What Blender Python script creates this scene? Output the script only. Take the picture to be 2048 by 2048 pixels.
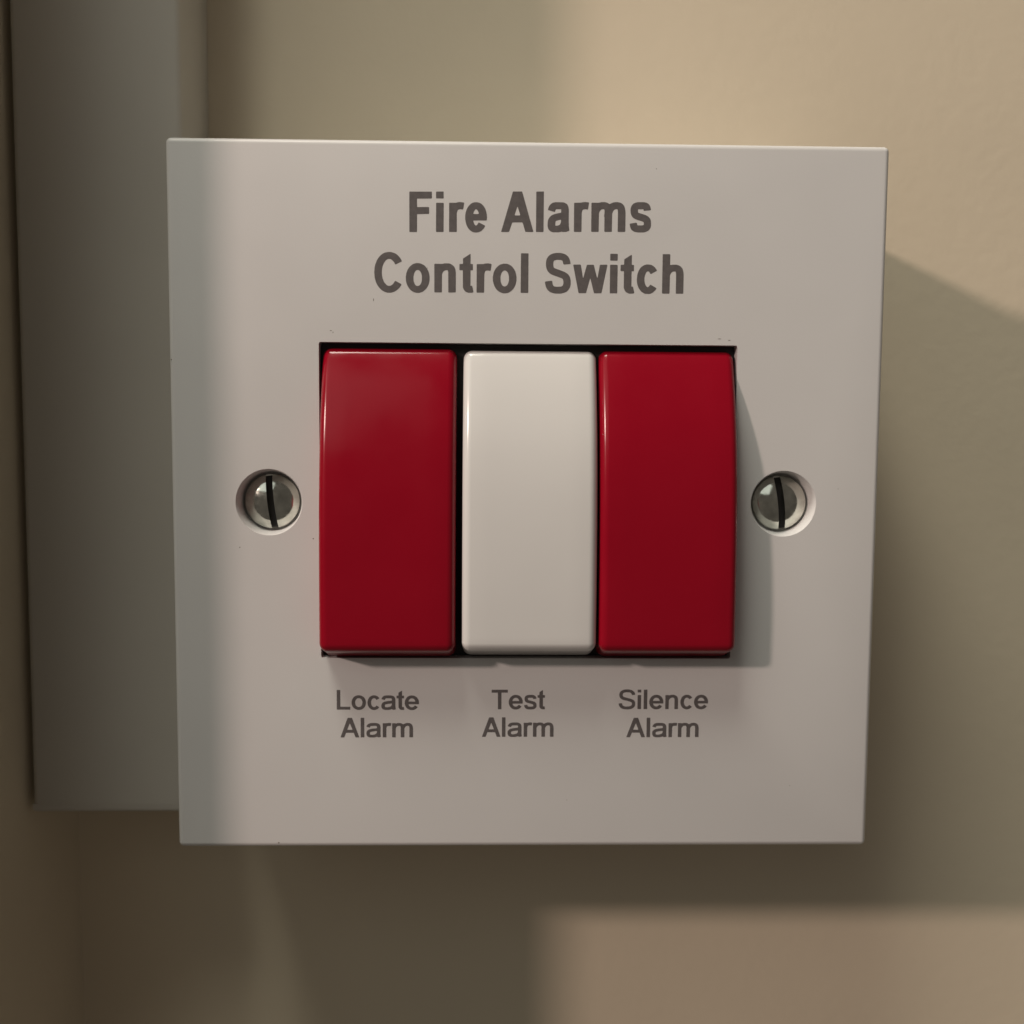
import bpy, bmesh, math, random, json
from mathutils import Vector, Matrix
from mathutils.geometry import tessellate_polygon

for o in list(bpy.data.objects):
    bpy.data.objects.remove(o, do_unlink=True)
scene = bpy.context.scene
col = scene.collection
MM = 0.001
D = 32.0            # mm from the wall to the face of the plate

# ------------------------------------------------------------------ camera
cam_data = bpy.data.cameras.new('camera')
cam = bpy.data.objects.new('camera', cam_data)
col.objects.link(cam)
fwd = Vector((0.0230, 0.9966, -0.0790)).normalized()
up = Vector((-0.0051, 0.0792, 0.9968))
right = fwd.cross(up).normalized()
up = right.cross(fwd).normalized()
m = Matrix((right, up, -fwd)).transposed().to_4x4()
m.translation = Vector((-4.76, -(124.21 + D), 8.81)) * MM
cam.matrix_world = m
cam_data.sensor_fit = 'HORIZONTAL'
cam_data.sensor_width = 36.0
cam_data.lens = 36.0
cam_data.clip_start = 0.005
cam_data.clip_end = 50.0
cam_data.dof.use_dof = True
cam_data.dof.focus_distance = 0.1225
cam_data.dof.aperture_fstop = 21.0
scene.camera = cam

# ------------------------------------------------------------------ light
world = bpy.data.worlds.new('World')
scene.world = world
world.use_nodes = True
bg = world.node_tree.nodes['Background']
bg.inputs['Color'].default_value = (1.0, 0.87, 0.74, 1)
bg.inputs['Strength'].default_value = 0.090

def lamp(name, pos, radius, power, colour):
    l = bpy.data.lights.new(name, 'POINT')
    l.energy = power
    l.color = colour
    l.shadow_soft_size = radius
    o = bpy.data.objects.new(name, l)
    o.location = pos
    col.objects.link(o)
    return o

# warm bulb to the upper left, a cooler ceiling panel, a dim window behind the viewer
lamp('wall_lamp_light', (-1.12, -0.83, 0.575), 0.048, 42.0, (1.0, 0.785, 0.69))

def panel_light(name, pos, target, sx, sy, power, colour):
    l = bpy.data.lights.new(name, 'AREA')
    l.shape = 'RECTANGLE'
    l.size = sx
    l.size_y = sy
    l.energy = power
    l.color = colour
    o = bpy.data.objects.new(name, l)
    pos = Vector(pos)
    back = (pos - Vector(target)).normalized()
    side = Vector((0, 0, 1)).cross(back).normalized()
    mx = Matrix((side, back.cross(side), back)).transposed().to_4x4()
    mx.translation = pos
    o.matrix_world = mx
    col.objects.link(o)
    return o

panel_light('ceiling_panel_light', (-0.32, -0.30, 0.95), (0, -0.02, 0), 0.50, 0.26, 9.6, (1.0, 0.965, 0.84))
panel_light('window_light', (-0.80, -1.05, 0.84), (0, 0, 0), 1.45, 0.75, 2.4, (0.95, 1.0, 0.92))

scene.view_settings.view_transform = 'Standard'
scene.view_settings.look = 'None'
scene.view_settings.gamma = 1.0
scene.view_settings.exposure = 0.0
scene.view_settings.use_curve_mapping = False
scene.render.engine = 'CYCLES'
scene.render.resolution_x = 1024
scene.render.resolution_y = 1024
scene.cycles.max_bounces = 10
scene.cycles.diffuse_bounces = 6

# ------------------------------------------------------------------ materials
def material(name, colour, rough=0.5, metallic=0.0, bumps=(), vary=0.0, vary_scale=20.0, coat=0.0, spec=0.5, rough_vary=0.0):
    mt = bpy.data.materials.new(name)
    mt.use_nodes = True
    nt = mt.node_tree
    b = nt.nodes['Principled BSDF']
    b.inputs['Base Color'].default_value = (*colour, 1)
    b.inputs['Roughness'].default_value = rough
    b.inputs['Metallic'].default_value = metallic
    b.inputs['Specular IOR Level'].default_value = spec
    b.inputs['Coat Weight'].default_value = coat
    tc = nt.nodes.new('ShaderNodeTexCoord')
    def noise(scale, detail=3.0):
        n = nt.nodes.new('ShaderNodeTexNoise')
        n.inputs['Scale'].default_value = scale
        n.inputs['Detail'].default_value = detail
        nt.links.new(tc.outputs['Object'], n.inputs['Vector'])
        return n
    if vary:
        n = noise(vary_scale)
        mp = nt.nodes.new('ShaderNodeMapRange')
        mp.inputs['From Min'].default_value = 0.3
        mp.inputs['From Max'].default_value = 0.7
        mp.inputs['To Min'].default_value = 1.0 - vary
        mp.inputs['To Max'].default_value = 1.0 + vary
        nt.links.new(n.outputs['Fac'], mp.inputs['Value'])
        mx = nt.nodes.new('ShaderNodeVectorMath')
        mx.operation = 'SCALE'
        mx.inputs[0].default_value = colour
        nt.links.new(mp.outputs['Result'], mx.inputs['Scale'])
        nt.links.new(mx.outputs['Vector'], b.inputs['Base Color'])
    if rough_vary:
        n = noise(vary_scale * 2)
        mp = nt.nodes.new('ShaderNodeMapRange')
        mp.inputs['From Min'].default_value = 0.3
        mp.inputs['From Max'].default_value = 0.7
        mp.inputs['To Min'].default_value = max(0.02, rough - rough_vary)
        mp.inputs['To Max'].default_value = rough + rough_vary
        nt.links.new(n.outputs['Fac'], mp.inputs['Value'])
        nt.links.new(mp.outputs['Result'], b.inputs['Roughness'])
    prev = None
    for scale, dist, strength in bumps:
        n = noise(scale, 2.0)
        bp = nt.nodes.new('ShaderNodeBump')
        bp.inputs['Strength'].default_value = strength
        bp.inputs['Distance'].default_value = dist
        nt.links.new(n.outputs['Fac'], bp.inputs['Height'])
        if prev:
            nt.links.new(prev.outputs['Normal'], bp.inputs['Normal'])
        prev = bp
    if prev:
        nt.links.new(prev.outputs['Normal'], b.inputs['Normal'])
    return mt

M = {
    'wall': material('cream_wall_paint', (0.68, 0.595, 0.455), 0.62, bumps=((480, 0.00012, 0.4), (1500, 0.00004, 0.3)), vary=0.025, vary_scale=30),
    'trunking': material('grey_white_trunking_plastic', (0.50, 0.48, 0.435), 0.42, bumps=((500, 0.00006, 0.4),), vary=0.03, vary_scale=40),
    'plate': material('white_moulded_plastic', (0.665, 0.657, 0.65), 0.42, bumps=((3000, 0.000022, 0.35), (90, 0.00008, 0.25)), vary=0.012, vary_scale=60, rough_vary=0.05),
    'red': material('glossy_red_plastic', (0.28, 0.0018, 0.013), 0.20, bumps=((110, 0.00010, 0.25),), vary=0.03, vary_scale=90, spec=0.33, rough_vary=0.05),
    'white': material('glossy_white_plastic', (0.70, 0.688, 0.672), 0.19, bumps=((110, 0.00010, 0.25),), vary=0.01, vary_scale=90),
    'print': material('dark_grey_print', (0.118, 0.106, 0.105), 0.55, vary=0.12, vary_scale=1500),
    'black': material('black_moulded_plastic', (0.010, 0.009, 0.009), 0.5),
    'metal': material('nickel_plated_steel', (0.66, 0.67, 0.61), 0.12, metallic=1.0, bumps=((900, 0.00005, 0.35),), vary=0.2, vary_scale=700, rough_vary=0.06),
    'dust': material('grey_dust', (0.20, 0.18, 0.15), 0.9),
}

# ------------------------------------------------------------------ helpers
def empty(name, loc=(0, 0, 0)):
    o = bpy.data.objects.new(name, None)
    o.empty_display_size = 0.01
    o.location = Vector(loc) * MM
    col.objects.link(o)
    return o

def build(name, bm, mat, parent=None, smooth=30.0):
    """link a bmesh (in mm) as one mesh object"""
    me = bpy.data.meshes.new(name)
    for v in bm.verts:
        v.co *= MM
    bmesh.ops.recalc_face_normals(bm, faces=bm.faces[:])
    bm.to_mesh(me)
    bm.free()
    if smooth:
        for p in me.polygons:
            p.use_smooth = True
        me.set_sharp_from_angle(angle=math.radians(smooth))
    me.materials.append(mat)
    o = bpy.data.objects.new(name, me)
    col.objects.link(o)
    if parent:
        o.parent = parent
        o.matrix_parent_inverse = Matrix.Translation(-parent.location)
    return o

def box_bm(x0, x1, y0, y1, z0, z1, bevel=0.0, seg=3, pick=None):
    bm = bmesh.new()
    bmesh.ops.create_cube(bm, size=1.0)
    for v in bm.verts:
        v.co = Vector(((x0 + x1) / 2 + v.co.x * (x1 - x0), (y0 + y1) / 2 + v.co.y * (y1 - y0), (z0 + z1) / 2 + v.co.z * (z1 - z0)))
    if bevel:
        ed = [e for e in bm.edges if pick is None or pick(e)]
        bmesh.ops.bevel(bm, geom=ed, offset=bevel, segments=seg, profile=0.5, affect='EDGES', clamp_overlap=True)
    return bm

def lathe_bm(profile, seg=64, centre=(0, 0, 0)):
    """profile of (radius, y) spun about the Y axis"""
    bm = bmesh.new()
    rings = []
    for r, y in profile:
        if r < 1e-6:
            rings.append([bm.verts.new((centre[0], centre[1] + y, centre[2]))])
        else:
            rings.append([bm.verts.new((centre[0] + r * math.cos(2 * math.pi * k / seg), centre[1] + y, centre[2] + r * math.sin(2 * math.pi * k / seg))) for k in range(seg)])
    for a, b in zip(rings, rings[1:]):
        for k in range(seg):
            k2 = (k + 1) % seg
            if len(a) == 1 and len(b) == 1:
                continue
            if len(a) == 1:
                bm.faces.new((a[0], b[k], b[k2]))
            elif len(b) == 1:
                bm.faces.new((a[k], a[k2], b[0]))
            else:
                bm.faces.new((a[k], a[k2], b[k2], b[k]))
    bmesh.ops.recalc_face_normals(bm, faces=bm.faces[:])
    return bm

def cut(obj, bms):
    """subtract solids (bmeshes in mm) from obj, then throw the cutters away"""
    cutters = []
    for bm in bms:
        c = build('cutter', bm, M['black'], smooth=0)
        cutters.append(c)
        md = obj.modifiers.new('cut', 'BOOLEAN')
        md.operation = 'DIFFERENCE'
        md.solver = 'EXACT'
        md.object = c
    bpy.context.view_layer.update()
    dg = bpy.context.evaluated_depsgraph_get()
    me = bpy.data.meshes.new_from_object(obj.evaluated_get(dg))
    obj.modifiers.clear()
    old = obj.data
    mat = old.materials[0]
    obj.data = me
    me.materials.clear()
    me.materials.append(mat)
    for p in me.polygons:
        p.material_index = 0
        p.use_smooth = True
    me.set_sharp_from_angle(angle=math.radians(30))
    bpy.data.meshes.remove(old)
    for c in cutters:
        bpy.data.objects.remove(c, do_unlink=True)

def fillet(points):
    """[(x, y, radius)] polygon -> points with rounded corners (open path)"""
    out = [Vector(points[0][:2])]
    for k in range(1, len(points) - 1):
        p0, p1, p2 = (Vector(points[k + d][:2]) for d in (-1, 0, 1))
        r = points[k][2]
        if r <= 0:
            out.append(p1)
            continue
        a = (p0 - p1).normalized()
        b = (p2 - p1).normalized()
        half = a.angle(b) / 2
        t = min(r / math.tan(half), (p0 - p1).length * 0.9, (p2 - p1).length * 0.9)
        r = t * math.tan(half)
        c = p1 + (a + b).normalized() * (r / math.sin(half))
        s, e = p1 + a * t - c, p1 + b * t - c
        ang = s.angle_signed(e)
        for i in range(7):
            f = -ang * i / 6
            out.append(c + Vector((s.x * math.cos(f) - s.y * math.sin(f), s.x * math.sin(f) + s.y * math.cos(f))))
    out.append(Vector(points[-1][:2]))
    return out

# ------------------------------------------------------------------ the setting
YF = -D            # y of the plate's face
w = build('wall', box_bm(-69.5, 560, 0, 60, -520, 560), M['wall'], smooth=0)
w['kind'] = 'structure'
# the wall's return on the left: stands at right angles to the wall and shades its lower left
bm = box_bm(-230, -68.6, -58, 60, -520, 560, 1.2, 3, lambda e: all(abs(v.co.y + 58) < .1 for v in e.verts))
for v in bm.verts:
    if v.co.x > -80:
        v.co.x += 0.05 * v.co.y + 0.45
r = build('wall_return', bm, M['wall'])
r['kind'] = 'structure'

# ------------------------------------------------------------------ the trunking
TL, TR, TB, TT = -67.95, -45.75, -44.0, 420.0
t = empty('cable_trunking', ((TL + TR) / 2, 0, TB))
t['label'] = 'grey-white vertical cable trunking in the wall corner, left of the switch'
t['category'] = 'trunking'
build('base', box_bm(TL + .5, TR - .5, -12.0, -0.05, TB + .6, TT, 0.4, 2), M['trunking'], t)
# the lid is a shallow cap that snaps over the base
bm = bmesh.new()
prof = fillet([(TL, -6.2, 0), (TL, -16.0, 0.9), (TR, -16.0, 0.7), (TR, -6.2, 0)])
prof_in = [Vector((TR - .48, -6.2)), Vector((TR - .48, -14.8)), Vector((TL + .48, -14.8)), Vector((TL + .48, -6.2))]
ring = [(p.x, p.y) for p in prof] + [(p.x, p.y) for p in prof_in]
n = len(ring)
lo = [bm.verts.new((x, y, TB + .6)) for x, y in ring]
hi = [bm.verts.new((x, y, TT)) for x, y in ring]
for k in range(n):
    bm.faces.new((lo[k], lo[(k + 1) % n], hi[(k + 1) % n], hi[k]))
bm.faces.new(lo)
bm.faces.new(hi[::-1])
build('lid', bm, M['trunking'], t)
build('end_cap', box_bm(TL + .02, TR - .02, -15.97, -0.08, TB - .6, TB + .59, 0.55, 3, lambda e: all(v.co.z < TB for v in e.verts)), M['trunking'], t)

# ------------------------------------------------------------------ the switch
sw = empty('fire_alarm_control_switch', (0, 0, -43))
sw['label'] = 'square white fire alarms control switch with red and white rockers'
sw['category'] = 'switch'

build('back_box', box_bm(-42.4, 42.4, -24.2, -0.05, -42.4, 42.4, 1.0, 3), M['plate'], sw)
# the front plate: bevelled slab with the rocker opening and two countersunk holes
SX, SZ = 31.3, 0.05
plate = build('front_plate', box_bm(-43, 43, YF, -24.0, -43, 43, 0.65, 5), M['plate'], sw)
opening = box_bm(-25.17, 25.22, YF - 3, -20, -19.1, 19.27, 0.25, 2, lambda e: abs(e.verts[0].co.x - e.verts[1].co.x) < .01 and abs(e.verts[0].co.z - e.verts[1].co.z) < .01)
holes = [lathe_bm([(0, YF - 1), (4.25, YF - 1), (4.25, YF - .3), (3.95, YF + 0.12), (3.82, YF + .6), (3.58, YF + 2.75), (0, YF + 2.75)], 72, (sx, 0, SZ + dz)) for sx, dz in ((-SX, -.05), (SX, .1))]
cut(plate, [opening] + holes)

build('switch_module', box_bm(-25.1, 25.15, YF + 1.6, -24.3, -19.02, 19.2), M['black'], sw)

def screw(x, z, tilt):
    R, rim = 3.36, YF + 2.05
    prof = [(0, rim + .5), (R - .25, rim + .5), (R, rim + .25), (R, rim - .05), (R - .03, rim - .16), (R - .10, rim - .24)]
    RS, th = 5.9, math.asin((R - .18) / 5.9)
    for k in range(15, -1, -1):             # a shallow domed crown
        a = th * k / 15
        prof.append((RS * math.sin(a), rim - .28 - RS * (math.cos(a) - math.cos(th))))
    s = build('screw', lathe_bm(prof, 64, (x, 0, z)), M['metal'], sw)
    slot = box_bm(-0.41, 0.41, rim - 4, rim - 0.15, -6, 6)
    bmesh.ops.rotate(slot, verts=slot.verts[:], cent=(0, 0, 0), matrix=Matrix.Rotation(math.radians(tilt), 3, 'Y'))
    for v in slot.verts:
        v.co += Vector((x, 0, z))
    cut(s, [slot])
    slot_shade = box_bm(-0.40, 0.40, rim - .22, rim - .10, -3.15, 3.15)  # thin black strip on the slot floor, stands in for the shade in the cut
    bmesh.ops.rotate(slot_shade, verts=slot_shade.verts[:], cent=(0, 0, 0), matrix=Matrix.Rotation(math.radians(tilt), 3, 'Y'))
    for v in slot_shade.verts:
        v.co += Vector((x, 0, z))
    build('slot', slot_shade, M['black'], s, smooth=0)
    return s

s = screw(-SX, SZ - .05, -6)
s['label'] = 'slotted screw left of the red locate rocker'
s = screw(SX, SZ + .1, -7)
s['label'] = 'slotted screw right of the red silence rocker'

# ---- rockers: pressed in at the top, standing proud at the bottom
def front_height(z):
    pts = [(18.6, -0.55), (16.5, 0.38), (13.0, 1.58), (8.0, 2.85), (3.0, 3.60), (-3.0, 4.06), (-10.0, 4.27), (-17.3, 4.25)]
    # Lagrange would wiggle: monotone cubic (Hermite) through the measured heights
    pts = sorted(pts)
    xs = [p[0] for p in pts]; ys = [p[1] for p in pts]
    n = len(xs)
    d = [(ys[k + 1] - ys[k]) / (xs[k + 1] - xs[k]) for k in range(n - 1)]
    mslope = [d[0]] + [(d[k - 1] + d[k]) / 2 for k in range(1, n - 1)] + [d[-1]]
    k = max(0, min(n - 2, next((i for i in range(n - 1) if z <= xs[i + 1]), n - 2)))
    hh = xs[k + 1] - xs[k]
    s = (z - xs[k]) / hh
    return (ys[k] * (2 * s**3 - 3 * s**2 + 1) + hh * mslope[k] * (s**3 - 2 * s**2 + s) + ys[k + 1] * (-2 * s**3 + 3 * s**2) + hh * mslope[k + 1] * (s**3 - s**2))

def rocker(name, x0, x1, mat, top, bottom, label):
    pts = [(top, -4.5, 0), (top, front_height(top - .1), 1.15)]
    n = 22
    for k in range(1, n):
        z = top + (bottom - top) * k / n
        pts.append((z, front_height(z), 0))
    pts.append((bottom, front_height(bottom), 1.1))
    pts.append((bottom - 1.45, 0.2, 0.0))
    pts.append((bottom - 1.55, -4.5, 0))
    prof = fillet(pts)
    N = len(prof)
    nor = []
    for k in range(N):
        a, b = prof[max(0, k - 1)], prof[min(N - 1, k + 1)]
        tg = (b - a).normalized()
        nor.append(Vector((-tg.y, tg.x)))
    if sum(nn.y for nn in nor) < 0:
        nor = [-nn for nn in nor]
    R = 1.05
    colm = []
    steps = 7
    for k in range(steps + 1):
        f = k / steps * math.pi / 2
        colm.append((x0 + R * (1 - math.sin(f)), R * (1 - math.cos(f))))
    colm = colm[::-1]                       # from the side wall (inset R) to the flat
    colm = [(x0 + R * (1 - math.cos(k / steps * math.pi / 2)), R * (1 - math.sin(k / steps * math.pi / 2))) for k in range(steps + 1)]
    mids = [x0 + R + (x1 - x0 - 2 * R) * k / 6 for k in range(1, 6)]
    cols = [(x, i, ) for x, i in colm] + [(x, 0.0) for x in mids] + [(x1 - (x - x0), i) for x, i in colm[::-1]]
    bm = bmesh.new()
    grid = []
    for x, inset in cols:
        grid.append([bm.verts.new((x, YF - (p.y - nn.y * inset), p.x - nn.x * inset)) for p, nn in zip(prof, nor)])
    for a, b in zip(grid, grid[1:]):
        for k in range(N - 1):
            bm.faces.new((a[k], a[k + 1], b[k + 1], b[k]))
    bm.faces.new(grid[0])
    bm.faces.new(grid[-1][::-1])
    o = build(name, bm, mat, sw, smooth=50)
    o['label'] = label
    return o

rocker('rocker', -24.82, -8.66, M['red'], 18.60, -17.30, 'red rocker above the words Locate Alarm')
rocker('rocker', -7.86, 8.21, M['white'], 18.45, -17.15, 'white rocker in the middle, above the words Test Alarm')
rocker('rocker', 8.50, 24.95, M['red'], 18.52, -17.26, 'red rocker above the words Silence Alarm')

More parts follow.
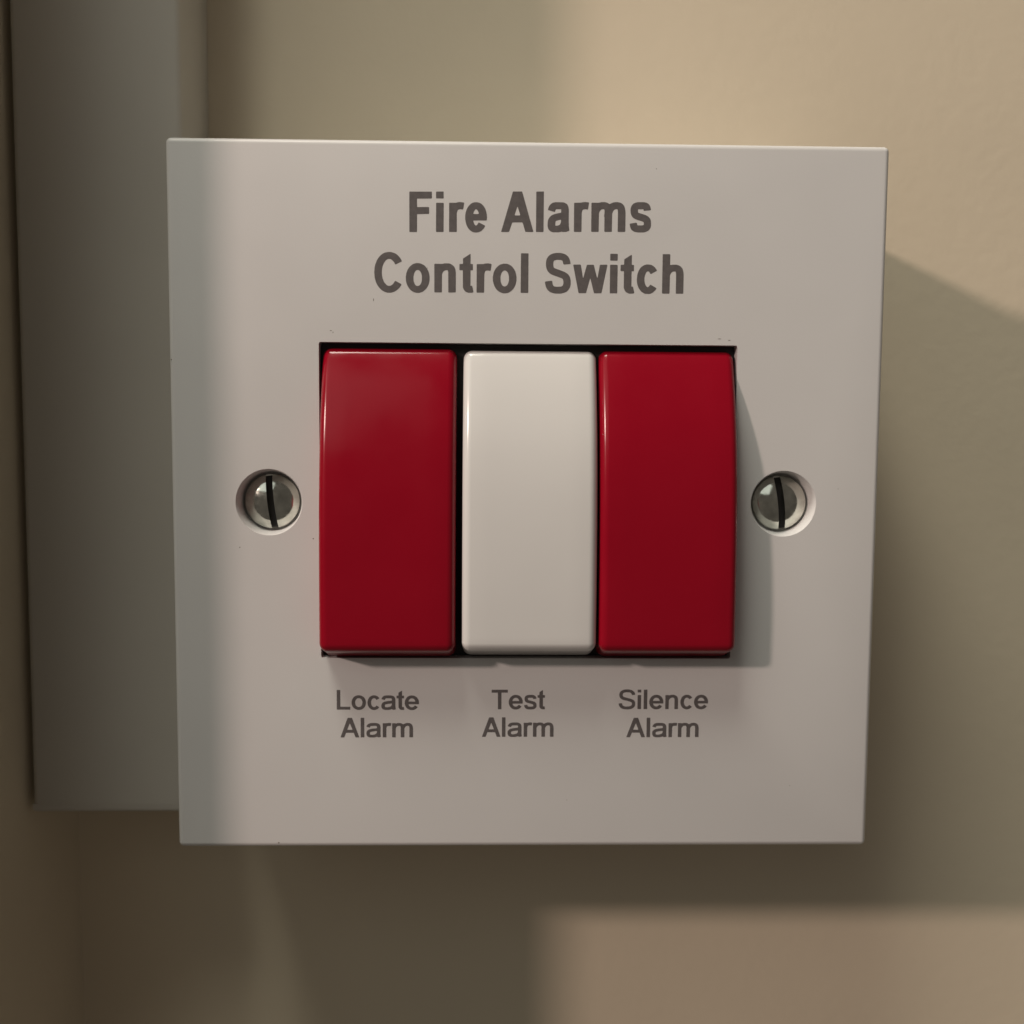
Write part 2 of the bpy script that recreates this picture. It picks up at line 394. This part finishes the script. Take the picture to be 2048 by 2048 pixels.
# ---- printed lettering: outlines drawn for this plate, in thousandths of the capital height
FONT = json.loads('''{"bold":{"F":[734,88,[[[11,1],[2,9],[0,25],[0,970],[2,991],[11,999],[25,1000],[589,999],[596,993],[600,980],[600,848],[596,834],[589,829],[580,827],[461,
827],[230,827],[211,824],[206,816],[205,807],[205,634],[211,622],[225,618],[502,618],[520,615],[526,607],[527,598],[527,470],[525,455],[518,448],[507,446],
[230,445],[211,442],[206,434],[205,420],[205,25],[202,9],[195,2],[184,0]]]],"i":[334,65,[[[11,1],[2,9],[0,25],[1,711],[7,719],[20,723],[193,721],[202,713],
[205,698],[203,11],[198,4],[184,0]],[[11,829],[4,834],[0,848],[0,980],[1,989],[7,996],[25,1000],[193,999],[201,993],[204,980],[204,848],[203,839],[198,
831],[180,827]]]],"r":[468,80,[[[11,1],[2,9],[0,25],[0,693],[2,713],[7,719],[16,722],[180,723],[234,735],[284,741],[307,740],[385,730],[398,722],[400,711],
[376,575],[371,561],[366,557],[357,555],[293,563],[252,556],[239,549],[229,539],[220,520],[214,502],[206,470],[205,452],[205,25],[202,9],[195,2],[184,0]]]],
"e":[668,41,[[[257,-12],[216,-3],[180,11],[148,29],[123,48],[92,80],[65,116],[47,148],[29,189],[11,252],[1,316],[0,398],[6,443],[15,489],[30,539],[42,566],
[61,602],[87,639],[125,677],[152,698],[193,719],[225,730],[257,736],[316,736],[361,728],[393,716],[420,703],[453,680],[486,648],[507,621],[540,561],[562,
502],[577,425],[582,352],[577,302],[570,290],[552,286],[234,286],[220,283],[215,270],[225,239],[245,198],[261,177],[280,163],[293,161],[311,169],[330,189],
[355,230],[366,233],[407,217],[522,161],[530,152],[530,143],[526,134],[503,98],[475,64],[443,37],[416,19],[375,0],[325,-12],[298,-14]],[[224,448],[239,
445],[339,445],[357,448],[362,457],[359,475],[348,504],[330,534],[311,554],[298,562],[280,561],[266,553],[247,530],[229,498],[217,461],[219,452]]]],"A":[868,
0,[[[11,2],[6,7],[6,20],[303,975],[311,993],[320,999],[330,1000],[530,1000],[548,999],[556,993],[577,934],[684,590],[857,34],[862,11],[857,3],[839,0],[675,
0],[661,1],[652,6],[644,20],[585,198],[573,225],[564,234],[548,236],[325,236],[303,234],[293,225],[221,16],[211,3],[193,0],[25,0]],[[368,411],[380,409],
[489,409],[501,411],[506,416],[505,430],[456,575],[445,607],[439,619],[434,621],[430,619],[425,612],[362,430],[361,420]]]],"l":[334,65,[[[11,1],[2,9],[0,
25],[0,984],[7,996],[20,1000],[193,999],[202,991],[205,975],[204,16],[198,4],[184,0]]]],"a":[668,43,[[[152,-7],[107,2],[66,22],[39,46],[20,75],[6,116],
[0,166],[0,230],[6,270],[15,302],[31,334],[48,359],[84,395],[111,412],[148,430],[193,445],[252,458],[330,470],[352,476],[359,489],[359,548],[356,557],[343,
563],[225,562],[216,557],[213,552],[198,505],[193,499],[184,496],[143,505],[11,541],[5,548],[4,557],[22,611],[44,652],[73,684],[93,701],[125,717],[157,
728],[198,735],[384,736],[430,729],[457,721],[484,707],[504,693],[526,670],[543,643],[552,620],[563,566],[564,225],[568,193],[569,143],[575,102],[586,52],
[584,39],[575,32],[520,8],[493,0],[407,0],[380,9],[289,-9],[170,-9]],[[214,157],[239,155],[289,162],[311,170],[331,184],[345,207],[357,252],[358,289],[352,
299],[343,301],[330,300],[261,287],[234,278],[216,266],[209,252],[205,220],[205,170],[208,161]]]],"m":[1068,75,[[[11,1],[2,9],[0,25],[0,698],[4,716],[16,
722],[202,723],[270,736],[357,736],[393,730],[430,718],[452,708],[480,692],[489,689],[498,691],[552,717],[593,730],[634,736],[711,736],[748,730],[784,719],
[820,701],[848,681],[875,646],[892,616],[905,575],[913,530],[918,470],[917,11],[911,4],[898,0],[739,0],[720,4],[715,11],[714,20],[714,143],[714,480],[706,
548],[702,557],[689,563],[657,563],[634,557],[611,545],[589,520],[576,498],[560,452],[559,25],[557,9],[550,2],[539,0],[380,0],[361,4],[356,11],[355,25],
[354,352],[353,361],[344,380],[342,389],[354,466],[354,516],[349,548],[343,558],[330,563],[293,563],[266,553],[243,534],[219,498],[206,457],[205,25],[202,
9],[195,2],[184,0]]]],"s":[668,35,[[[211,-12],[170,-6],[139,2],[116,11],[80,34],[61,50],[43,75],[23,116],[10,166],[7,189],[9,198],[16,204],[34,208],[170,
227],[189,227],[195,225],[201,216],[209,175],[217,166],[252,159],[343,160],[375,165],[384,174],[386,202],[382,234],[376,243],[370,247],[343,259],[207,297],
[161,313],[111,338],[82,361],[61,389],[47,411],[30,461],[23,520],[23,552],[28,589],[43,634],[60,661],[93,695],[125,712],[170,728],[220,736],[339,736],[384,
736],[439,725],[480,708],[507,690],[533,661],[555,620],[567,580],[571,552],[569,543],[561,538],[530,532],[498,531],[420,523],[393,523],[384,525],[377,530],
[370,556],[361,562],[243,563],[230,558],[223,548],[225,489],[234,477],[252,468],[407,424],[461,403],[498,382],[516,368],[548,333],[561,309],[570,289],[581,
234],[581,157],[569,107],[544,61],[516,34],[475,10],[452,2],[416,-7],[370,-13],[230,-14]]]],"C":[868,57,[[[375,-12],[316,1],[280,13],[239,34],[192,66],
[134,125],[102,170],[72,225],[47,289],[29,357],[19,416],[18,452],[14,480],[14,525],[24,616],[41,693],[52,725],[83,798],[120,857],[148,891],[184,927],[207,
945],[248,972],[284,989],[311,998],[384,1013],[439,1014],[484,1007],[530,995],[557,985],[598,964],[643,931],[684,891],[709,861],[730,830],[751,793],[752,
784],[748,777],[620,715],[593,702],[580,701],[570,710],[551,748],[535,770],[493,813],[452,834],[430,840],[407,840],[380,834],[348,819],[334,809],[307,782],
[276,739],[247,675],[236,639],[225,584],[219,530],[218,475],[224,420],[238,352],[256,302],[276,261],[293,235],[330,196],[352,178],[375,167],[393,162],[420,
159],[452,166],[481,180],[498,191],[534,229],[566,278],[570,282],[580,285],[611,272],[730,208],[740,198],[740,189],[730,170],[691,116],[643,69],[589,31],
[543,9],[484,-7],[443,-13]]]],"o":[734,48,[[[280,-12],[216,5],[166,29],[130,55],[91,93],[80,108],[47,161],[20,225],[6,284],[0,325],[0,398],[6,439],[14,
480],[27,520],[43,557],[79,616],[111,652],[139,676],[166,695],[198,712],[220,721],[280,736],[357,736],[389,730],[430,716],[480,689],[512,666],[532,648],
[575,592],[603,539],[617,502],[625,470],[636,407],[636,311],[625,252],[613,211],[599,175],[585,148],[561,111],[525,70],[475,31],[448,15],[416,2],[384,-7],
[348,-13]],[[306,161],[325,160],[348,166],[370,179],[386,193],[401,216],[414,243],[423,275],[431,316],[431,407],[425,443],[416,475],[398,511],[382,534],
[361,551],[334,562],[311,563],[289,557],[266,544],[252,530],[231,498],[218,466],[205,398],[206,320],[214,275],[226,239],[243,207],[261,184],[280,170]]]],
"n":[734,79,[[[11,1],[7,4],[1,11],[0,30],[0,698],[2,713],[11,721],[211,721],[280,736],[370,736],[416,727],[448,716],[475,703],[500,684],[526,657],[544,
630],[562,589],[572,543],[577,498],[577,184],[577,20],[576,11],[570,4],[552,0],[398,0],[384,1],[376,7],[373,25],[372,507],[364,548],[357,558],[348,562],
[334,564],[307,563],[289,559],[263,548],[242,530],[222,498],[206,457],[205,25],[202,9],[195,2],[184,0]]]],"t":[400,15,[[[239,-3],[189,13],[170,23],[152,
37],[137,52],[124,70],[98,125],[95,143],[94,552],[89,560],[80,563],[20,564],[9,566],[1,575],[0,593],[0,702],[4,716],[16,722],[75,723],[89,726],[95,739],
[96,843],[97,852],[102,861],[239,947],[284,975],[293,976],[298,971],[300,957],[301,734],[307,726],[311,724],[354,720],[360,716],[363,707],[362,575],[357,
567],[352,565],[309,561],[304,557],[300,548],[300,193],[302,180],[307,174],[316,173],[334,174],[342,170],[346,166],[363,102],[381,20],[379,11],[370,5],
[330,-4],[257,-5]]]],"S":[801,43,[[[289,-12],[225,-3],[189,7],[161,17],[125,37],[105,52],[80,77],[49,120],[27,170],[15,216],[6,266],[6,275],[9,284],[20,
290],[52,294],[166,309],[193,308],[199,302],[203,293],[210,248],[218,216],[229,193],[239,180],[257,170],[280,165],[330,159],[389,160],[434,165],[461,173],
[475,180],[489,193],[498,216],[504,252],[504,293],[494,339],[480,359],[452,376],[352,412],[211,456],[157,481],[116,509],[76,552],[46,611],[34,661],[28,
707],[28,761],[38,825],[56,875],[83,916],[120,953],[161,978],[198,992],[230,1002],[302,1013],[370,1014],[411,1013],[452,1008],[511,995],[557,976],[598,
949],[634,912],[662,866],[674,834],[685,793],[690,761],[689,748],[684,740],[675,737],[525,723],[507,724],[499,730],[494,739],[486,780],[476,807],[466,820],
[457,826],[430,835],[380,841],[334,841],[289,835],[266,829],[250,820],[239,808],[233,793],[227,766],[227,698],[237,657],[249,639],[275,622],[420,576],[525,
539],[580,512],[623,480],[645,457],[666,425],[680,398],[689,370],[700,320],[700,220],[686,161],[673,130],[657,102],[625,64],[580,31],[516,5],[457,-8],[407,
-14]]]],"w":[935,5,[[[166,1],[156,7],[150,20],[6,693],[4,707],[7,717],[11,721],[25,723],[180,723],[193,721],[202,716],[208,702],[261,416],[266,398],[270,
392],[275,393],[279,398],[284,411],[366,707],[370,716],[380,721],[534,723],[547,720],[553,716],[562,698],[639,419],[648,395],[652,391],[657,393],[662,407],
[681,507],[715,693],[720,711],[725,718],[743,723],[902,723],[916,719],[921,711],[920,698],[776,25],[770,7],[761,1],[743,0],[589,0],[580,1],[571,7],[561,
34],[479,334],[470,360],[466,367],[461,368],[457,364],[452,352],[375,75],[358,16],[353,7],[347,2],[334,0]]]],"c":[668,50,[[[270,-12],[234,-4],[211,4],[166,
26],[139,46],[93,93],[65,134],[47,170],[32,211],[20,257],[9,348],[10,389],[19,461],[29,502],[45,548],[67,593],[88,625],[116,658],[143,681],[175,703],[202,
716],[234,728],[280,736],[343,736],[384,727],[411,717],[461,689],[502,654],[525,625],[546,593],[548,584],[543,576],[520,563],[402,501],[384,495],[373,502],
[353,534],[334,554],[316,562],[298,562],[284,556],[269,543],[240,498],[226,457],[219,425],[214,384],[214,334],[220,293],[232,248],[251,207],[267,184],[280,
172],[293,163],[302,160],[316,161],[340,175],[370,216],[375,220],[384,222],[407,212],[530,144],[539,137],[542,130],[538,116],[521,93],[484,55],[461,35],
[425,13],[384,-3],[339,-13]]]],"h":[734,80,[[[11,1],[2,9],[0,25],[0,975],[1,989],[7,996],[16,1000],[30,1000],[184,1000],[198,996],[203,989],[204,980],[205,
748],[207,730],[211,726],[220,724],[280,736],[375,735],[434,721],[466,707],[493,689],[516,668],[529,652],[546,625],[557,598],[566,566],[572,534],[577,493],
[577,461],[577,25],[576,11],[570,4],[552,0],[393,0],[382,2],[375,9],[373,25],[372,493],[361,553],[357,558],[348,562],[320,564],[302,563],[280,556],[263,
548],[248,536],[224,502],[206,457],[205,25],[202,9],[195,2],[184,0]]]]," ":[334,0,[]]},"plain":{"L":[777,74,[[[11,1],[2,9],[0,25],[1,989],[7,996],[11,999],
[30,1000],[157,1000],[170,996],[176,989],[177,520],[177,175],[181,157],[189,151],[202,150],[657,149],[665,143],[668,130],[667,11],[659,2],[643,0]]]],"o":[777,
33,[[[311,-12],[261,-1],[193,25],[139,60],[106,89],[79,120],[63,143],[37,189],[15,248],[0,330],[1,402],[6,439],[14,470],[33,525],[54,566],[71,593],[98,
627],[120,649],[148,671],[182,693],[220,712],[257,724],[311,736],[402,736],[443,728],[480,717],[502,708],[539,689],[566,671],[598,645],[639,598],[660,566],
[681,525],[698,475],[707,439],[713,393],[713,325],[698,248],[685,207],[667,170],[648,139],[631,116],[602,84],[575,60],[516,22],[448,-3],[389,-13]],[[328,
139],[370,137],[398,141],[434,156],[463,175],[489,202],[513,243],[525,275],[535,320],[535,402],[525,448],[510,489],[486,525],[457,554],[425,574],[389,585],
[339,586],[320,584],[284,571],[255,552],[224,520],[201,484],[185,439],[178,402],[178,320],[190,270],[205,234],[228,198],[256,170],[293,149]]]],"c":[698,
39,[[[298,-12],[257,-4],[225,6],[193,20],[157,43],[128,66],[105,89],[70,139],[51,170],[33,216],[20,266],[15,293],[9,348],[10,389],[19,457],[43,534],[63,
575],[84,607],[105,634],[143,671],[184,698],[220,716],[266,730],[307,736],[375,736],[416,727],[448,716],[484,699],[530,668],[572,625],[589,602],[594,589],
[593,584],[584,576],[523,539],[470,508],[457,505],[448,511],[417,552],[389,573],[357,585],[311,585],[284,575],[259,557],[234,530],[211,489],[199,457],[187,
398],[187,325],[196,280],[213,230],[235,193],[255,170],[280,152],[307,140],[330,136],[357,138],[380,147],[402,160],[427,184],[448,210],[457,213],[470,208],
[577,139],[584,132],[586,125],[584,116],[570,97],[539,64],[502,36],[466,15],[430,1],[370,-13]]]],"a":[777,36,[[[193,-7],[134,5],[84,26],[65,39],[48,55],
[24,89],[12,116],[2,161],[0,216],[1,234],[10,275],[25,311],[52,349],[79,370],[111,391],[161,412],[207,425],[275,440],[343,450],[452,460],[511,470],[520,
479],[522,489],[522,530],[518,557],[511,569],[502,575],[489,580],[452,586],[266,585],[225,577],[207,567],[192,548],[175,507],[166,499],[157,498],[39,532],
[13,543],[9,552],[15,575],[36,616],[52,641],[70,663],[111,694],[148,712],[193,725],[266,736],[461,736],[507,730],[557,718],[593,703],[625,685],[650,661],
[666,639],[685,602],[694,570],[700,520],[700,170],[706,111],[719,43],[716,30],[702,21],[657,5],[639,0],[561,1],[552,7],[539,34],[530,38],[452,10],[357,
-8],[216,-9]],[[236,134],[252,132],[302,132],[357,138],[420,155],[466,178],[491,202],[503,220],[516,252],[523,284],[522,307],[516,319],[507,322],[470,318],
[307,298],[234,280],[209,270],[189,258],[181,248],[177,234],[177,166],[180,153],[184,147],[198,140]]]],"t":[388,17,[[[243,-3],[193,11],[175,20],[155,34],
[127,66],[98,125],[95,143],[95,570],[92,580],[84,585],[16,587],[4,593],[0,607],[0,698],[2,713],[11,721],[80,723],[92,730],[95,743],[96,861],[100,875],[120,
891],[252,972],[266,975],[270,970],[272,961],[273,748],[275,732],[280,726],[289,723],[361,721],[369,716],[373,702],[373,607],[369,593],[357,587],[284,585],
[276,580],[273,570],[274,166],[279,152],[289,146],[311,146],[343,150],[355,143],[363,116],[385,20],[383,11],[375,5],[334,-4],[261,-5]]]],"e":[777,37,[[[316,
-12],[284,-7],[234,6],[191,25],[143,56],[109,84],[79,120],[56,152],[29,207],[15,248],[6,293],[0,334],[1,402],[10,452],[29,516],[46,552],[78,602],[96,625],
[130,657],[175,689],[220,712],[248,722],[307,735],[389,736],[407,735],[461,722],[498,708],[548,682],[586,652],[617,620],[648,580],[669,543],[691,489],[703,
439],[709,389],[708,320],[703,298],[693,288],[211,286],[198,284],[193,280],[193,266],[201,243],[214,220],[234,191],[266,164],[289,151],[311,143],[339,137],
[366,137],[398,142],[411,147],[439,161],[457,174],[476,193],[500,225],[511,230],[524,225],[620,164],[640,148],[641,139],[638,130],[600,84],[548,43],[509,
20],[466,3],[420,-8],[384,-13]],[[193,425],[216,423],[498,423],[516,425],[521,430],[523,439],[515,466],[494,507],[470,536],[452,554],[434,566],[416,575],
[389,584],[330,586],[293,575],[257,554],[232,530],[220,515],[201,480],[190,452],[187,434]]]],"A":[932,0,[[[16,1],[8,7],[7,11],[14,39],[341,948],[355,984],
[361,994],[370,999],[380,1000],[548,1000],[561,999],[572,993],[591,948],[725,573],[921,30],[925,11],[920,3],[907,0],[770,0],[757,1],[748,4],[742,11],[734,
30],[660,220],[655,230],[648,234],[630,236],[302,236],[284,234],[274,225],[196,25],[190,11],[184,4],[166,0]],[[348,389],[366,386],[570,386],[584,389],[589,
393],[589,402],[582,425],[505,625],[475,699],[466,708],[457,699],[343,407],[341,398]]]],"l":[310,67,[[[11,1],[2,9],[0,25],[0,984],[7,996],[16,1000],[166,
999],[175,991],[177,975],[177,16],[170,4],[161,0]]]],"r":[465,66,[[[11,1],[2,9],[0,25],[0,693],[2,713],[9,720],[20,723],[184,721],[252,735],[302,741],[366,
736],[407,730],[416,726],[420,721],[422,707],[404,598],[398,583],[384,578],[330,586],[298,586],[261,581],[239,574],[220,565],[208,552],[197,534],[186,502],
[177,452],[177,25],[175,9],[168,2],[157,0]]]],"m":[1164,66,[[[11,1],[7,4],[1,11],[0,30],[0,698],[2,713],[11,721],[157,723],[168,720],[180,711],[189,708],
[248,727],[293,735],[384,736],[430,727],[466,714],[498,698],[534,669],[543,666],[552,669],[584,690],[639,716],[684,729],[720,736],[802,736],[843,730],[870,
723],[898,712],[930,693],[970,654],[990,625],[1007,584],[1022,516],[1027,452],[1027,16],[1020,4],[1007,0],[870,0],[857,4],[851,11],[850,20],[850,175],[850,
470],[844,520],[833,557],[829,566],[820,575],[793,585],[739,586],[702,575],[670,557],[643,530],[619,493],[601,443],[600,25],[598,9],[591,2],[580,0],[443,
0],[430,4],[424,11],[423,20],[423,348],[415,380],[414,393],[422,452],[423,489],[416,530],[407,561],[398,573],[389,580],[361,586],[302,584],[275,575],[261,
568],[243,554],[218,530],[197,498],[179,452],[177,430],[177,25],[175,9],[168,2],[157,0]]]],"T":[853,23,[[[330,1],[320,9],[318,25],[317,839],[311,846],[298,
850],[25,850],[9,852],[2,859],[0,870],[0,984],[7,996],[20,1000],[489,1000],[807,999],[815,993],[818,984],[818,866],[811,854],[798,850],[516,850],[507,849],
[499,843],[495,825],[495,16],[489,4],[480,0]]]],"s":[698,31,[[[248,-12],[189,-4],[139,11],[102,29],[80,46],[49,80],[24,125],[7,184],[7,193],[11,201],[30,
208],[161,227],[168,225],[174,216],[182,184],[191,161],[198,153],[207,148],[230,142],[270,137],[380,137],[434,145],[452,151],[461,158],[468,170],[470,193],
[465,230],[452,245],[420,260],[330,286],[193,320],[134,342],[97,366],[78,384],[60,407],[38,448],[28,493],[28,570],[43,621],[70,661],[80,672],[102,689],
[132,707],[180,723],[248,735],[366,736],[407,736],[470,725],[516,710],[553,689],[589,654],[610,620],[625,575],[628,552],[626,543],[616,537],[593,533],[502,
523],[470,523],[461,530],[451,566],[443,573],[430,579],[389,586],[257,585],[216,575],[207,570],[199,561],[196,548],[196,520],[203,489],[210,480],[220,472],
[257,459],[411,421],[493,395],[531,380],[566,357],[604,320],[618,298],[628,275],[640,220],[640,166],[634,139],[625,111],[607,80],[570,42],[534,19],[502,
7],[466,-3],[393,-13],[266,-14]]]],"S":[932,45,[[[352,-12],[280,-3],[243,5],[211,15],[161,36],[134,52],[110,70],[74,107],[52,139],[38,166],[21,207],[11,
248],[7,275],[11,284],[25,290],[143,309],[166,309],[174,298],[188,243],[204,207],[225,182],[248,166],[289,150],[325,142],[375,137],[480,137],[530,143],
[580,155],[616,169],[643,189],[662,216],[672,252],[672,284],[664,320],[654,339],[639,353],[616,367],[584,380],[461,416],[298,456],[239,473],[189,492],[143,
517],[114,539],[89,564],[68,593],[56,616],[45,643],[37,675],[32,716],[32,757],[38,793],[46,820],[57,847],[70,870],[102,913],[148,948],[189,971],[239,989],
[270,998],[325,1008],[370,1013],[448,1014],[480,1013],[534,1008],[602,995],[675,969],[720,942],[772,893],[792,866],[817,811],[830,761],[828,748],[820,740],
[811,737],[698,723],[675,723],[665,730],[650,780],[634,805],[616,823],[593,837],[548,853],[516,859],[470,863],[370,863],[311,853],[270,839],[243,824],[225,
807],[211,784],[205,757],[205,707],[215,670],[225,655],[243,639],[289,617],[611,532],[657,516],[698,499],[743,471],[768,452],[786,434],[811,399],[825,370],
[834,343],[840,311],[840,230],[825,170],[812,143],[793,115],[744,66],[716,47],[689,33],[630,11],[539,-8],[480,-14]]]],"i":[310,67,[[[11,1],[2,9],[0,25],
[1,711],[7,719],[20,723],[166,721],[175,713],[177,698],[176,11],[170,4],[157,0]],[[11,856],[4,861],[0,875],[0,980],[1,989],[7,996],[25,1000],[166,999],
[174,993],[177,980],[177,875],[176,866],[170,858],[152,855]]]],"n":[777,66,[[[11,1],[7,4],[1,11],[0,30],[0,698],[2,713],[11,721],[161,722],[170,719],[180,
706],[189,701],[243,721],[311,735],[407,736],[448,729],[489,716],[516,704],[552,681],[576,657],[599,625],[618,584],[631,534],[641,443],[641,184],[641,25],
[637,7],[630,1],[611,0],[484,0],[475,1],[467,7],[464,25],[463,461],[458,507],[453,530],[445,552],[439,563],[425,575],[411,582],[393,586],[343,586],[307,
581],[270,566],[243,548],[230,536],[210,511],[196,489],[179,448],[177,425],[177,25],[175,9],[168,2],[157,0]]]]}}''')

def ink_width(font, text, space):
    x = 0.0
    lo, hi = 1e9, -1e9
    for ch in text:
        adv, lsb, loops = FONT[font][ch]
        for lp in loops:
            for px, py in lp:
                lo = min(lo, x + lsb + px)
                hi = max(hi, x + lsb + px)
        x += adv + space
    return lo, hi

def lettering(font, text, xl, xr, z0, z1, cap):
    """ink from xl to xr, baseline from z0 (left) to z1 (right), all mm on the plate"""
    lo, hi = ink_width(font, text, 0)
    sx = (xr - xl) / (hi - lo)
    sz = cap / 1000.0
    rng = random.Random(text)
    bm = bmesh.new()
    x = 0.0
    for ch in text:
        adv, lsb, loops = FONT[font][ch]
        if loops:
            polys = []
            for lp in loops:
                polys.append([Vector((px + rng.uniform(-2, 2), py + rng.uniform(-2, 2), 0)) for px, py in lp])
            def area(lp):
                return sum(p.x * q.y - q.x * p.y for p, q in zip(lp, lp[1:] + lp[:1]))
            big = area(max(polys, key=lambda lp: abs(area(lp))))
            outer = [lp for lp in polys if area(lp) * big > 0]
            inner = [lp for lp in polys if area(lp) * big <= 0]
            for loops_now in ([[outer[0]] + inner] + [[lp] for lp in outer[1:]]):
                vs = []
                for p in (p for lp in loops_now for p in lp):
                    X = xl + (x + lsb + p.x - lo) * sx
                    Z = z0 + (z1 - z0) * (X - xl) / (xr - xl) + p.y * sz
                    vs.append(bm.verts.new((X, YF - 0.012, Z)))
                for tri in tessellate_polygon(loops_now):
                    bm.faces.new([vs[k] for k in tri])
        x += adv
    for f in bm.faces:
        f.normal_update()
        if f.normal.y > 0:
            f.normal_flip()
    o = build('lettering', bm, M['print'], plate, smooth=0)
    o.parent = plate
    o.matrix_parent_inverse = plate.matrix_basis.inverted() @ Matrix.Identity(4)
    o['label'] = 'dark grey printed words ' + text
    return o

lettering('bold', 'Fire Alarms', -14.33, 14.47, 32.28, 32.63, 4.72)
lettering('bold', 'Control Switch', -18.51, 18.50, 25.20, 25.38, 4.66)
lettering('plain', 'Locate', -23.30, -13.20, -25.55, -25.58, 2.46)
lettering('plain', 'Alarm', -22.86, -13.94, -29.04, -29.03, 2.46)
lettering('plain', 'Test', -4.25, 2.36, -25.50, -25.48, 2.46)
lettering('plain', 'Alarm', -5.42, 3.44, -28.97, -28.96, 2.46)
lettering('plain', 'Silence', 11.48, 22.60, -25.47, -25.45, 2.46)
lettering('plain', 'Alarm', 12.50, 21.50, -29.02, -29.00, 2.46)

# ---- a few specks of dust on the plate
rng = random.Random(4)
bm = bmesh.new()
for x, z, sx, sz in ((-23.7, 20.6, .16, .05), (-23.45, 20.4, .05, .14), (23.0, 20.05, .25, .04), (24.2, 19.9, .2, .04), (-34.9, -5.5, .09, .08), (-42.7, 17.0, .08, .1), (33.1, -35.2, .06, .06),
                     (-18.6, 24.3, .05, .18), (-26.0, -4.4, .1, .1), (-12.2, 28.1, .05, .05), (5.2, -37.0, .05, .05), (38.0, 2.0, .05, .06), (-30.6, -42.4, .12, .1), (15.0, 40.0, .06, .05)):
    r = bmesh.ops.create_icosphere(bm, subdivisions=1, radius=1.0)
    for v in r['verts']:
        v.co = Vector((x + v.co.x * sx * rng.uniform(.7, 1.2), YF + v.co.y * .03, z + v.co.z * sz * rng.uniform(.7, 1.2)))
d = build('dust', bm, M['dust'], plate)
d.parent = plate
d.matrix_parent_inverse = plate.matrix_basis.inverted() @ Matrix.Identity(4)
d['kind'] = 'stuff'
